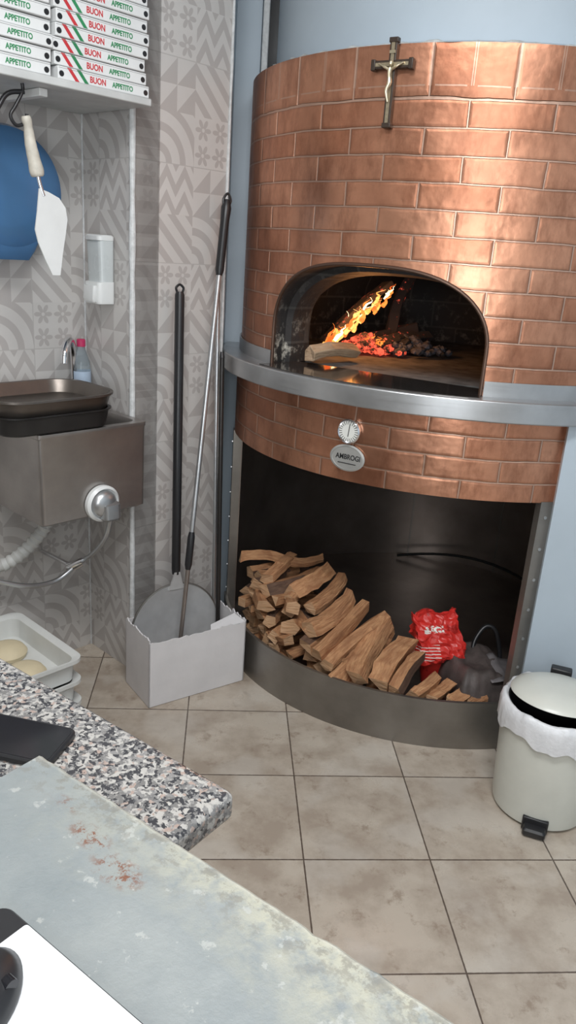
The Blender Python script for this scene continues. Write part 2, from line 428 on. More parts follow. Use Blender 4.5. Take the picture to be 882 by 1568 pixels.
box('wall_back', (-.6, 3.85, 0), (1.9, 3.95, 2.8), BLUEP)
box('wall_right', (1.75, -1.6, 0), (1.85, 3.85, 2.8), BLUEP)
box('ceiling', (-4.2, -1.7, 2.8), (1.9, 4, 2.9), CEIL)
box('wall_front_left', (-4.5, -1.7, 0), (-.75, -1.6, 2.8), ROOMW)
box('wall_front_right', (.55, -1.7, 0), (1.85, -1.6, 2.8), ROOMW)
box('wall_front_lintel', (-.75, -1.7, 2.35), (.55, -1.6, 2.8), ROOMW)
box('wall_oven_side', (0, 0, 0), (1.05, .06, 1.083), BLUEP, loc=(.772, 2.142, 0), rot=(0, 0, R2D(-8)))
def strip(name, p, z0, z1, w, jit=.003):
    pts = []; rads = []
    n = 60
    for i in range(n + 1):
        z = z0 + (z1 - z0) * i / n
        pts.append((p[0], p[1], z)); rads.append(w * (1 + .35 * noise.noise(Vector((p[0], p[1], z * 14)))))
    return tube(name, pts, rads, CAULK, seg=10)
strip('trim_corner_caulk', CB + v * .001 - u * .001, 0, 2.8, .009)
strip('trim_inner_caulk', CA + v * .002 - u * .002, 0, 2.8, .003)
strip('trim_edge_caulk', CC + v * .003, 0, 2.8, .005)

# ---------------------------------------------------------------- pizza oven (local front = -Y)
OC = (.567, 2.934, 0)
oven = group('wood_fired_pizza_oven', OC, -30.)
RO = .784
prof = [(0, 2.01), (RO, 2.01), (RO, 1.146), (.62, 1.146), (.62, 1.32)]
for i in range(1, 10):
    a = i / 9 * math.pi / 2
    prof.append((.62 * math.cos(a), 1.32 + .25 * math.sin(a)))
prof[-1] = (0, 1.57)
body = lathe('body', prof, [COPPER, SOOT, BLUEP], oven, seg=160, closed=False)
def arch(w, h0, h1, n=40, e1=2.8, e2=2.2):
    pts = [(-w, 1.10)]
    for i in range(n + 1):
        x = -w * math.cos(math.pi * i / n)
        zz = 1.145 + h0 + h1 * max(0, 1 - abs(x / w) ** e1) ** (1 / e2)
        pts.append((x, zz))
    pts.append((w, 1.10)); return pts
secs = [(-1.0, .342, .12, .203), (-.64, .342, .12, .203), (-.63, .325, .115, .19), (-.40, .29, .11, .17)]
cv = []; cf = []
for (y, w, h0, h1) in secs:
    for (x, z) in arch(w, h0, h1): cv.append((x, y, z))
N = len(cv) // len(secs)
for i in range(len(secs) - 1):
    for j in range(N):
        a = i * N + j; b = i * N + (j + 1) % N
        cf.append((a, b, b + N, a + N))
cf.append(tuple(range(N))); cf.append(tuple(reversed(range((len(secs) - 1) * N, len(secs) * N))))
cut = mk('cutter', cv, cf, SOOT, oven, smooth=False)
bm_ = body.modifiers.new('b', 'BOOLEAN'); bm_.operation = 'DIFFERENCE'; bm_.object = cut; bm_.solver = 'EXACT'
bpy.context.view_layer.update()
dg = bpy.context.evaluated_depsgraph_get()
nm = bpy.data.meshes.new_from_object(body.evaluated_get(dg))
body.modifiers.clear(); body.data = nm
nm.materials.clear()
for m_ in (COPPER, SOOT, BLUEP): nm.materials.append(m_)
for p in nm.polygons:
    c = p.center; r = math.hypot(c.x, c.y)
    vr = [math.hypot(nm.vertices[i].co.x, nm.vertices[i].co.y) for i in p.vertices]
    p.material_index = 0 if min(vr) > .78 and abs(p.normal.z) < .3 and (p.normal.x * c.x + p.normal.y * c.y) / max(r, .01) > .8 else 1
    if p.normal.z > .9 and c.z > 2.0: p.material_index = 2
    p.use_smooth = True
nm.set_sharp_from_angle(angle=R2D(30))
bpy.data.objects.remove(cut)
ap = [(x, -math.sqrt(.787 ** 2 - x * x), z) for (x, z) in arch(.345, .12, .205)]
ap[0] = (ap[0][0], ap[0][1], 1.147); ap[-1] = (ap[-1][0], ap[-1][1], 1.147)
tube('mouth_rim', ap, .0055, brushed('rim_metal', (.16, .10, .075), .35), oven, seg=8)
lathe('hearth', [(0, 1.148), (.63, 1.148), (.63, 1.12), (0, 1.12)], ASHF, oven, seg=64)
fv = []
for j in range(25):
    a = R2D(-25.5 + 51 * j / 24); fv.append((.838 * math.sin(a), -.838 * math.cos(a)))
bk = [(.31, -.60), (-.31, -.60)]
poly = fv + bk
vv = [(x, y, 1.1490) for x, y in poly] + [(x, y, 1.125) for x, y in poly]; n = len(poly)
ff = [tuple(range(n)), tuple(reversed(range(n, 2 * n)))] + [(i, (i + 1) % n, (i + 1) % n + n, i + n) for i in range(n)]
mk('mouth_shelf', vv, ff, POLISH, oven, smooth=False)
o = lathe('steel_ring_shelf', [(.76, 1.085), (.853, 1.085), (.853, 1.145), (.76, 1.145)], STEEL, oven, seg=160, closed=True); bev(o, .004)
for nm_, a0, a1 in (('ring_upstand_right', 26.5, 75), ('ring_upstand_left', -62, -26.5)):
    lathe(nm_, [(.786, 1.145), (.791, 1.145), (.791, 1.188), (.786, 1.188)], STEEL, oven, seg=40, a0=a0, a1=a1, closed=True)
lathe('copper_band', [(.775, .845), (.797, .845), (.797, 1.085), (.775, 1.085)], COPPER, oven, seg=90, a0=-51, a1=47, closed=True)
lathe('wood_store_shell', [(.765, 0), (.782, 0), (.782, 1.085), (.765, 1.085)], DARKMET, oven, seg=120, a0=46, a1=309, closed=True)
lathe('wood_store_ceiling', [(0, .85), (.775, .85), (.775, .87), (0, .87)], DARKMET, oven, seg=80)
lathe('wood_store_floor', [(0, .05), (.79, .05), (.79, .0), (0, .0)], DARKMET, oven, seg=80)
for i, a in enumerate((150, 172, 205)):
    lathe('store_panel_seam_%d' % i, [(.758, .05), (.766, .05), (.766, .85), (.758, .85)], STEELB, oven, seg=2, a0=a, a1=a + .6, closed=True)
lathe('kick_plate', [(.797, 0), (.808, 0), (.808, .172), (.797, .172)], STEELB, oven, seg=90, a0=-53, a1=46, closed=True)
for nm_, a in (('post_left', -51.), ('post_right', 44.5)):
    lathe(nm_, [(.770, .05), (.800, .05), (.800, .848), (.770, .848)], STEELB, oven, seg=6, a0=a - 2.2, a1=a + .6, closed=True)
    for i in range(7):
        z = .2 + i * .1; aa = R2D(a - .8)
        c = Vector((.801 * math.sin(aa), -.801 * math.cos(aa), z))
        tube(nm_ + '_rivet_%d' % i, [c, c + Vector((math.sin(aa), -math.cos(aa), 0)) * .003], .005, STEEL, oven, seg=8)
lathe('upper_drum', [(.71, 2.0), (.71, 2.8)], BLUEP, oven, seg=120)
bp = []; br_ = []
for j in range(241):
    a = 2 * math.pi * j / 240; nn = noise.noise(Vector((math.sin(a) * 9, math.cos(a) * 9, 3))); n2 = noise.noise(Vector((math.sin(a) * 30, math.cos(a) * 30, 1)))
    bp.append(((.768 + .008 * nn) * math.sin(a), -(.768 + .008 * nn) * math.cos(a), 2.009 + .004 * n2)); br_.append(.007 + .005 * n2)
tube('plaster_bead', bp, br_, PLASTER, oven, seg=8, cap=False)
lathe('plaster_ledge', [(.70, 2.03), (.745, 2.022), (.775, 2.011), (.70, 2.0)], BLUEP, oven, seg=120)
gb = Matrix.Translation((0, -.799, 1.0)) @ Matrix.Rotation(R2D(90), 4, 'X')
lathe('gauge_case', [(0, 0), (.036, 0), (.037, .012), (.033, .016), (.030, .012), (0, .012)], CHROME, oven, seg=40, mw=gb)
lathe('gauge_face', [(0, .0125), (.0305, .0125), (.0305, .0115)], DIAL, oven, seg=40, mw=gb)
tube('gauge_needle', [(0, -.8125, .985), (.004, -.8125, 1.022)], .0012, BLACKPL, oven, seg=6)
bb = Matrix.Translation((0, -.799, .918)) @ Matrix.Rotation(R2D(90), 4, 'X') @ Matrix.Diagonal((1.42, 1, 1, 1))
lathe('badge', [(0, 0), (.040, 0), (.041, .004), (.036, .006), (.036, .004), (0, .004)], simple('badge_metal', (.55, .55, .53), .4, .6, .1), oven, seg=48, mw=bb)
text('badge_text', 'AMBROGI', .022, BLACKPL, oven, (.003, -.8035, .920), (R2D(90), 0, 0), sx=.85)
box('badge_line', (-.030, -.8045, .900), (.030, -.803, .902), BLACKPL, oven)
tube('store_cable', [(.70 * math.sin(R2D(a)), -.70 * math.cos(R2D(a)), .065 + .05 * math.sin((a - 140) * .045)) for a in range(140, 215, 5)], .007, simple('rubber_cable', (.02, .02, .02), .8), oven, seg=8)

def oven_w(x, y, z):
    return PM[oven.name] @ Vector((x, y, z))

# ---------------------------------------------------------------- logs
class LogMesh:
    def __init__(s): s.v = []; s.f = []; s.m = []; s.uv = []
    def log(s, a, b, r, roll=None, bark=True, flat=.85):
        a = Vector(a); b = Vector(b); t = (b - a).normalized(); L = (b - a).length
        up = Vector((0, 0, 1)) if abs(t.z) < .9 else Vector((1, 0, 0))
        xx = t.cross(up).normalized(); yy = t.cross(xx)
        roll = random.uniform(0, 6.28) if roll is None else roll
        k = random.choice((3, 4, 4, 5, 5)); an = []
        for j in range(k): an.append(roll + 2 * math.pi * (j + random.uniform(-.25, .25)) / k)
        rr = [r * random.uniform(.78, 1.2) * (1.18 if k == 3 else 1) for _ in range(k)]
        barkside = random.randrange(k) if bark and random.random() < .35 else -1
        NS = 7; base = len(s.v); bend = Vector((random.uniform(-1, 1), random.uniform(-1, 1), 0)) * .016
        uo = random.uniform(0, 50)
        for i in range(NS + 1):
            f = i / NS; c = a + t * L * f + (xx * bend.x + yy * bend.y) * math.sin(f * math.pi)
            tw = .15 * f
            for j in range(k):
                q = rr[j] * random.uniform(.86, 1.08) * (1 - .12 * f)
                s.v.append(c + (xx * math.cos(an[j] + tw) + yy * math.sin(an[j] + tw) * flat) * q + t * random.uniform(-.009, .009))
        for i in range(NS):
            for j in range(k):
                p = base + i * k + j; q = base + i * k + (j + 1) % k
                s.f.append((p, q, q + k, p + k)); s.m.append(2 if j == barkside else 0)
                u0, u1 = uo + i / NS * L * 4, uo + (i + 1) / NS * L * 4
                s.uv += [(u0, j * .11 + uo), (u0, j * .11 + .11 + uo), (u1, j * .11 + .11 + uo), (u1, j * .11 + uo)]
        s.f.append(tuple(reversed(range(base, base + k)))); s.m.append(1)
        s.uv += [(uo + .1 * math.cos(an[j]), uo + .1 * math.sin(an[j])) for j in reversed(range(k))]
        e = base + NS * k
        s.f.append(tuple(range(e, e + k))); s.m.append(1)
        s.uv += [(uo + .1 * math.cos(an[j]), uo + .1 * math.sin(an[j])) for j in range(k)]
    def build(s, name, parent=None, world=False, mats=None):
        me = bpy.data.meshes.new(name); me.from_pydata([tuple(p) for p in s.v], [], s.f)
        for m_ in (mats or (WOOD, WOODEND, BARK)): me.materials.append(m_)
        ul = me.uv_layers.new(name='UVMap')
        for i, q in enumerate(s.uv): ul.data[i].uv = q
        for p, i in zip(me.polygons, s.m): p.material_index = i
        o = bpy.data.objects.new(name, me); col.objects.link(o); bev(o, .0025, 1)
        return attach(o, parent, world)
cx, cy = OC[0], OC[1]
def ar(phi, r, z): return Vector((cx - r * math.sin(R2D(phi)), cy - r * math.cos(R2D(phi)), z))
L = LogMesh()
lay = [(.085, .735, 75, 14), (.140, .745, 77, 20), (.195, .745, 77, 28), (.25, .735, 77, 35), (.30, .71, 77, 46)]
for k, (z, r, p0, p1) in enumerate(lay):
    ph = p0 - (k % 2) * 3.
    while ph > p1:
        rj = r + random.uniform(-.040, .015)
        a = ar(ph, rj, z + random.uniform(-.014, .014))
        inward = (Vector((cx, cy, 0)) - Vector((a.x, a.y, 0))).normalized()
        d = (inward * .45 + Vector((.15, .75, 0)) * .75 + Vector((random.uniform(-.85, .70), random.uniform(-.15, .15), random.uniform(-.20, .16)))).normalized()
        if z < .1: d.z = abs(d.z) * .3
        if ph > 64: d = (d + inward * 1.0).normalized()
        d.normalize()
        L.log(a, a + d * random.uniform(.17, .26), random.uniform(.025, .040))
        ph -= random.uniform(4.4, 6.2)
for a, b, r in [
    ((-.178, 2.79, .338), (.00, 2.77, .352), .026), ((-.01, 2.74, .362), (.15, 2.79, .365), .030), ((-.06, 2.62, .335), (.03, 2.79, .365), .030),
    ((.03, 2.54, .325), (.17, 2.70, .365), .036), ((.10, 2.47, .30), (.22, 2.65, .35), .036), ((.10, 2.38, .26), (.25, 2.55, .325), .040),
    ((.13, 2.30, .21), (.30, 2.50, .315), .036), ((.16, 2.255, .195), (.37, 2.47, .29), .034),
    ((.265, 2.214, .180), (.372, 2.44, .28), .042), ((.20, 2.24, .14), (.33, 2.40, .25), .046), ((.335, 2.198, .170), (.45, 2.38, .24), .038),
    ((.385, 2.188, .155), (.48, 2.33, .22), .038), ((.44, 2.175, .155), (.53, 2.26, .185), .034), ((.505, 2.168, .148), (.58, 2.25, .162), .030),
    ((.57, 2.168, .140), (.63, 2.23, .150), .028), ((.635, 2.178, .135), (.69, 2.22, .142), .026),
    ((.33, 2.38, .19), (.39, 2.52, .21), .034), ((.42, 2.35, .16), (.47, 2.50, .17), .034),
    ((.22, 2.27, .09), (.30, 2.50, .08), .04), ((.31, 2.25, .09), (.38, 2.50, .08), .04), ((.40, 2.23, .09), (.43, 2.48, .08), .04),
    ((.48, 2.22, .085), (.50, 2.32, .08), .035), ((.56, 2.22, .085), (.58, 2.30, .08), .035), ((.63, 2.225, .08), (.64, 2.27, .08), .03)]:
    L.log(a, b, r)
L.build('firewood_pile')

G = LogMesh(); random.seed(11)
G.log((.035, 2.505, 1.183), (.195, 2.660, 1.180), .034, roll=.75, bark=False, flat=.85)
G.build('split_log_in_oven_mouth', mats=(WOODPALE, WOODPALE, BARK))
random.seed(7)
fire = group('oven_fire', (.25, 2.95, 1.15), 0)
F = LogMesh()
F.log((.09, 2.86, 1.185), (.32, 3.00, 1.40), .036, bark=False)
F.log((.12, 3.00, 1.18), (.46, 3.12, 1.24), .040, bark=False)
F.log((.28, 2.88, 1.175), (.50, 3.10, 1.20), .035, bark=False)
F.log((.36, 3.08, 1.2), (.42, 3.18, 1.42), .032, bark=False)
F.build('charred_logs', fire, True, (CHAR, CHAR, CHAR))
def lumps(name, cen, spread, n, r, mat, flat=.5):
    vs = []; fs = []
    for i in range(n):
        bm = bmesh.new(); bmesh.ops.create_icosphere(bm, subdivisions=1, radius=1)
        p = Vector((random.gauss(0, spread[0]), random.gauss(0, spread[1]), 0))
        h = max(0, 1 - (p.x / (2 * spread[0])) ** 2 - (p.y / (2 * spread[1])) ** 2)
        p.z = random.uniform(0, spread[2]) * h; b0 = len(vs); rr = r * random.uniform(.6, 1.3)
        for w in bm.verts:
            q = w.co * rr * (1 + .35 * noise.noise(w.co * 2 + Vector((i, 0, 0)))); q.z *= .8
            vs.append(Vector(cen) + p + q)
        for f in bm.faces: fs.append(tuple(b0 + w.index for w in f.verts))
        bm.free()
    return mk(name, vs, fs, mat, fire, smooth=False, world=True)
lumps('embers', (.255, 2.90, 1.166), (.052, .035, .05), 80, .018, EMBER)
lumps('grey_coals', (.42, 2.96, 1.165), (.07, .05, .045), 80, .019, ASHC)
lumps('dark_coals', (.34, 2.96, 1.165), (.09, .05, .05), 40, .018, CHARC)
def flame(name, base, tip, w, mat):
    base = Vector(base); tip = Vector(tip); n = 12; pts = []; rads = []
    sd = random.uniform(0, 99)
    for i in range(n + 1):
        f = i / n; p = base.lerp(tip, f)
        p += Vector((noise.noise(Vector((sd, f * 3.5, 0))), noise.noise(Vector((sd, f * 3.5, 7))), 0)) * .028 * f
        wob = 1 + .35 * noise.noise(Vector((sd, f * 6, 3)))
        pts.append(p); rads.append(max(.0006, w * wob * (math.sin(math.pi * min(1, (f + .14)) ** .7)) ** .9 * (1 - f * .5)) if f < 1 else .0005)
    tube(name, pts, rads, mat, fire, seg=8, world=True)
for i in range(40):
    f = (i / 39) ** 1.15 * .92 + random.uniform(-.03, .03)
    b = Vector((.080 + .235 * f, 2.825 + .13 * f, 1.165 + .205 * f)) + Vector((random.uniform(-.012, .022), random.uniform(-.02, .02), random.uniform(-.022, .012)))
    big = (.5 + .8 * random.random() ** 1.5) * (1.1 - .4 * f)
    h = .058 * big; lean = random.uniform(.012, .048) * big
    mt = random.choice((FLAMEO, FLAMEO, FLAME, FLAME, FLAMEH))
    w_ = random.uniform(.007, .013) * (1.2 - .45 * f)
    flame('flame_%d' % i, b, b + Vector((lean, .008, h)), w_ * (.6 if mt is FLAMEH else 1), mt)
for i in range(6):
    b = Vector((.20 + random.uniform(-.03, .10), 2.87, 1.185))
    flame('low_flame_%d' % i, b, b + Vector((.012, 0, random.uniform(.025, .045))), .007, FLAMEO)

# ---------------------------------------------------------------- crucifix
cr = group('crucifix', oven_w(.02, -.787, 1.93), -30)
box('upright', (-.010, -.014, -.112), (.010, 0, .088), DARKWOOD, cr, .002)
box('crossbar', (-.053, -.014, .021), (.053, 0, .041), DARKWOOD, cr, .002)
for nm_, lo, hi in (('inlay_v', (-.0045, -.0150, -.104), (.0045, -.013, .080)), ('inlay_h', (-.046, -.0150, .0268), (.046, -.013, .0352))):
    box(nm_, lo, hi, INLAY, cr)
for sx in (-1, 1):
    box('arm_tip_%d' % sx, (sx * .0525 - .006, -.016, .018), (sx * .0525 + .006, .001, .044), DARKWOOD, cr, .002)
    tube('arm_%d' % sx, smoothpath([(sx * .005, -.020, .018), (sx * .018, -.021, .025), (sx * .034, -.019, .033)], 4), [.0034] * 5 + [.0022] * 4, SILVER, cr, seg=8)
box('foot_tip', (-.0125, -.016, -.116), (.0125, .001, -.104), DARKWOOD, cr, .002)
box('head_tip', (-.0125, -.016, .080), (.0125, .001, .092), DARKWOOD, cr, .002)
tube('torso_legs', smoothpath([(0, -.021, .022), (0, -.023, .006), (.002, -.022, -.012), (-.003, -.026, -.032), (.001, -.020, -.056)], 5), [r_ * .78 for r_ in (.0065, .0075, .0075, .007, .0065, .006, .006, .006, .007, .0075, .008, .0075, .007, .0062, .0058, .0055, .005, .0045, .004, .0038, .0035)], SILVER, cr, seg=10)
tube('head', [(.001, -.022, .024), (.002, -.024, .029), (.003, -.024, .034), (.003, -.023, .038)], [.002, .0046, .0046, .002], SILVER, cr, seg=10)
box('plaque', (-.008, -.017, .055), (.008, -.014, .062), SILVER, cr)

# ---------------------------------------------------------------- sink
sk = Vector((-.464, 2.40, 0)) - u * .195 - v * .1775
sink = group('steel_hand_sink', sk, UA)
rrloft('basin', [(.35, .33, .012, .665, 0, .008), (.372, .35, .014, .675), (.376, .352, .014, .935), (.382, .355, .014, .938), (.382, .355, .014, .950), (.334, .285, .03, .950, 0, -.012), (.325, .275, .04, .935, 0, -.012), (.29, .24, .05, .80, 0, -.012), (.1, .1, .05, .79)], STEELSINK, sink)
tube('tap_base', [(.134, .150, .95), (.134, .150, .975)], .018, CHROME, sink)
tube('tap_neck', smoothpath([(.134, .150, .97), (.134, .150, 1.09), (.122, .138, 1.150), (.092, .11, 1.172), (.062, .085, 1.14), (.055, .08, 1.105)], 6), .0115, CHROME, sink)
kb = Matrix.Translation((.015, -.178, .712)) @ Matrix.Rotation(R2D(90), 4, 'X')
lathe('knee_valve_rim', [(0, 0), (.058, 0), (.058, .014), (.050, .022), (.046, .012), (0, .012)], WHITEPL, sink, seg=40, mw=kb)
lathe('knee_valve_dome', [(0, .040), (.018, .039), (.032, .034), (.042, .024), (.045, .010)], STEEL, sink, seg=40, mw=kb)
rrloft('knee_push_plate', [(.05, .03, .012, .660, .030, -.205), (.062, .045, .014, .668, .030, -.205), (.062, .045, .014, .712, .030, -.202), (.04, .02, .01, .722, .030, -.20)], STEEL, sink)
hp = smoothpath([(-.05, .02, .665), (-.055, .03, .60), (-.10, .05, .53), (-.17, .08, .47), (-.26, .13, .44)], 14)
tube('drain_hose', hp, [.021 + .003 * math.sin(i * 1.9) for i in range(len(hp))], GREYPIPE, sink)
fh = smoothpath([(.045, -.19, .67), (.05, -.15, .58), (.045, -.08, .50), (.02, -.03, .455), (-.06, -.02, .41), (-.18, -.03, .43), (-.32, -.02, .50)], 10)
tube('braided_hose', fh, .0080, STEEL, sink)
tube('stop_valve', [(.03, -.045, .465), (.012, -.02, .447), (.0, .0, .44)], [.015, .018, .014], CHROME, sink)
tube('stop_valve_stem', [(.012, -.02, .44), (.005, .10, .44), (0, .17, .44)], .008, CHROME, sink)

bt = sk + u * .158 - v * .142
bottle = group('plastic_water_bottle', (bt.x, bt.y, .951), 0)
lathe('bottle_body', [(0, 0), (.026, 0), (.030, .006), (.030, .05), (.027, .06), (.030, .07), (.030, .12), (.027, .145), (.014, .185), (.012, .20), (0, .20)], CLEARPET, bottle, seg=32)
lathe('bottle_label', [(.0305, .075), (.0308, .075), (.0308, .115), (.0305, .115)], simple('label', (.45, .55, .68), .4), bottle, seg=32)
lathe('bottle_cap', [(0, .195), (.0145, .195), (.0145, .216), (.012, .219), (0, .219)], simple('magenta_cap', (.55, .03, .12), .4), bottle, seg=24)

pc = Vector((-.760, 2.254, 0))
pans = group('stacked_baking_pans', (pc.x, pc.y, .952), UA)
rrloft('black_pan', [(.33, .24, .05, 0), (.345, .255, .06, .006), (.365, .275, .07, .052), (.375, .285, .07, .054), (.375, .285, .07, .057), (.358, .268, .065, .057), (.338, .248, .06, .012), (.3, .2, .05, .010)], PANBLK, pans)
rrloft('metal_pan', [(.34, .25, .06, .052), (.355, .265, .07, .058), (.385, .295, .09, .096), (.398, .308, .095, .098), (.398, .308, .095, .104), (.378, .288, .085, .103), (.345, .255, .07, .066), (.3, .2, .06, .064)], PANMET, pans)

sd = CA + v * .140 - u * .002
soap = group('wall_soap_dispenser', (sd.x, sd.y, 1.395), UA - 90)
rrloft('back_case', [(.080, .060, .012, -.10, 0, -.032), (.086, .063, .014, -.09, 0, -.0335), (.086, .063, .014, -.035, 0, -.0335), (.086, .052, .014, -.033, 0, -.028)], WHITEPL, soap)
rrloft('reservoir', [(.080, .052, .014, -.033, 0, -.028), (.082, .056, .014, .09, 0, -.030), (.075, .050, .014, .097, 0, -.029)], simple('frosted_plastic', (.55, .58, .58), .25, 0, .05), soap)
rrloft('lid', [(.084, .060, .014, .090, 0, -.032), (.084, .060, .014, .102, 0, -.032), (.075, .05, .014, .106, 0, -.032)], WHITEPL, soap)
rrloft('push_bar', [(.05, .012, .005, -.095, 0, -.068), (.06, .016, .006, -.085, 0, -.070), (.06, .014, .006, -.045, 0, -.068)], WHITEPL, soap)

# ---------------------------------------------------------------- shelf and pizza boxes
sh = Vector((-.450, 2.400, 0)) - u * .012
shelf = group('wall_shelf', (sh.x, sh.y, 0), UA)
box('board', (-1.4, .002, 1.848), (0, .360, 1.868), SHELFM, shelf, .003)
for i, x in enumerate((-.30, -1.0)):
    box('bracket_arm_%d' % i, (x - .012, .06, 1.828), (x + .012, .360, 1.847), WHITEPL, shelf, .002)
    box('bracket_leg_%d' % i, (x - .012, .345, 1.72), (x + .012, .362, 1.83), WHITEPL, shelf, .002)
stack = group('pizza_box_stack', (sh.x, sh.y, 1.8685), UA)
TX = (R2D(90), 0, 0)
SLOT = simple('shadow_slot', (.3, .3, .3), .8)
for si, x1 in enumerate((-.004, -.300, -.596)):
    for b in range(14):
        h = .0315; j = random.uniform(-.007, .007); jy = random.uniform(-.004, .006)
        z0 = b * h; x0 = x1 - .288 + j; xr = x1 + j - .004; yf = .012 + jy
        if si == 2 and b > 11: continue
        box('box_%d_%d' % (si, b), (x0, yf, z0 + .0006), (xr, yf + .30, z0 + h - .0015), BOXW, stack, .002)
        if si < 2:
            e = yf - .0004
            box('lidline_%d_%d' % (si, b), (x0 + .002, e, z0 + .0258), (xr - .002, e + .001, z0 + .0266), SLOT, stack)
            text('buon_%d_%d' % (si, b), 'BUON', .0205, REDINK, stack, (x0 + .118, e, z0 + .0135), TX, sx=.85)
            text('appetito_%d_%d' % (si, b), 'APPETITO', .0175, GREENINK, stack, (x0 + .196, e, z0 + .0135), TX, sx=.85)
            for q, (ox, mt) in enumerate(((.026, REDINK), (.054, GREENINK))):
                s0 = -.008 if b % 2 else .0
                vs = [(x0 + ox + s0, e, z0 + .029), (x0 + ox + .012 + s0, e, z0 + .029), (x0 + ox + .036 + s0, e, z0 + .002), (x0 + ox + .024 + s0, e, z0 + .002)]
                mk('stripe_%d_%d_%d' % (si, b, q), vs, [(0, 1, 2, 3)], mt, stack, smooth=False)
            for q, ox in enumerate((.010, .272)):
                tube('hole_%d_%d_%d' % (si, b, q), [(x0 + ox, e + .001, z0 + .013), (x0 + ox, e - .0003, z0 + .013)], .0070, BLACKPL, stack, seg=12)

hk = group('black_hook_rail', (sh.x, sh.y, 1.848), UA)
tube('hook', smoothpath([(-.365, .05, -.002), (-.365, .05, -.02), (-.385, .05, -.055), (-.40, .05, -.08), (-.385, .05, -.10), (-.36, .05, -.09), (-.355, .05, -.07)], 5), .0045, BLACKPL, hk)
tube('bar', smoothpath([(-.36, .05, -.02), (-.40, .06, -.03), (-.43, .06, -.07), (-.47, .07, -.14)], 5), .006, BLACKPL, hk)
hs = group('hanging_pizza_server', (sh.x, sh.y, 1.848), UA)
tube('handle', smoothpath([(-.362, .045, -.075), (-.356, .045, -.10), (-.352, .043, -.14), (-.342, .04, -.19), (-.338, .038, -.215)], 5), [.010, .012, .013, .013, .012, .011, .012, .013, .0135, .014, .015, .015, .016, .016, .017, .018, .019, .019, .018, .017, .014], HANDLEW, hs)
tube('neck', smoothpath([(-.338, .038, -.21), (-.333, .036, -.235), (-.325, .034, -.26)], 4), .005, CHROME, hs)
bv = []
outl = [(-.338, -.243), (-.312, -.250), (-.280, -.262), (-.258, -.285), (-.252, -.315), (-.262, -.36), (-.273, -.405), (-.283, -.460), (-.308, -.460), (-.328, -.420), (-.345, -.378), (-.352, -.345), (-.345, -.30)]
for dy in (0, .004):
    for (x, z) in outl: bv.append((x, .030 + dy + 3 * (x + .31) ** 2, z))
n = len(outl)
bf = [tuple(range(n)), tuple(reversed(range(n, 2 * n)))] + [(i, (i + 1) % n, (i + 1) % n + n, i + n) for i in range(n)]
mk('blade', bv, bf, WHITEPL, hs, ang=50)

dp = CA - u * .310 + v * .002
disp = group('blue_paper_roll_dispenser', (dp.x, dp.y, 1.605), UA)
db = Matrix.Rotation(R2D(90), 4, 'X')
lathe('drum', [(.16, 0), (.172, .01), (.172, .085), (.164, .108), (.14, .125), (.08, .135), (0, .138)], BLUEPLAST, disp, seg=64, mw=db)
lathe('back_plate', [(0, 0), (.165, 0), (.165, .012), (0, .012)], WHITEPL, disp, seg=64, mw=db)
lathe('paper_roll', [(0, .02), (.10, .02), (.10, .10), (0, .10)], simple('paper', (.7, .72, .74), .8), disp, seg=48, mw=db)
rrloft('outlet', [(.12, .09, .01, -.190, 0, -.055), (.15, .11, .02, -.165, 0, -.06), (.20, .11, .02, -.12, 0, -.06)], BLUEPLAST, disp)

# ---------------------------------------------------------------- white carton with peels
Fp = Vector((-.423, 2.233, 0)); Rp = Vector((-.121, 2.452, 0)); bx = (Rp - Fp).normalized(); by = Vector((-bx.y, bx.x, 0))
ba = math.degrees(math.atan2(bx.y, bx.x)); W, D, H = .373, .190, .238
carton = group('white_cardboard_carton', (Fp.x, Fp.y, 0), ba)
t = .004
def wallpanel(name, p0, p1, h, seed, jag=.010):
    p0 = Vector(p0); p1 = Vector(p1); d = (p1 - p0); nrm = Vector((-d.y, d.x, 0)).normalized() * t; n = 30; vs = []; fs = []
    for i in range(n + 1):
        p = p0 + d * i / n; tz = h + jag * noise.noise(Vector((i * .35, seed, 0))) + (.006 * noise.noise(Vector((i * 1.3, seed, 5))))
        vs += [p, p + nrm, p + nrm + Vector((0, 0, tz)), p + Vector((0, 0, tz))]
    for i in range(n):
        a = i * 4; b = a + 4
        for q in range(4): fs.append((a + q, a + (q + 1) % 4, b + (q + 1) % 4, b + q))
    fs += [(0, 1, 2, 3), (n * 4 + 3, n * 4 + 2, n * 4 + 1, n * 4)]
    mk(name, vs, fs, CARDW, carton, smooth=False)
wallpanel('front', (0, 0, .002), (W, 0, .002), H, 1.2, .006)
wallpanel('right', (W, 0, .002), (W, D, .002), H + .004, 2.7, .02)
wallpanel('back', (W, D, .002), (0, D, .002), H + .01, 3.1)
wallpanel('left', (0, D, .002), (0, 0, .002), H + .015, 4.9)
box('bottom', (0.003, .003, .001), (W - .003, D - .003, .005), CARDW, carton)
vs = [(W * .62, .002, H), (W, .002, H), (W - .02, .05, H + .018), (W * .66, .03, H + .006)]
mk('torn_flap', vs, [(0, 1, 2, 3)], CARDW, carton, smooth=False)

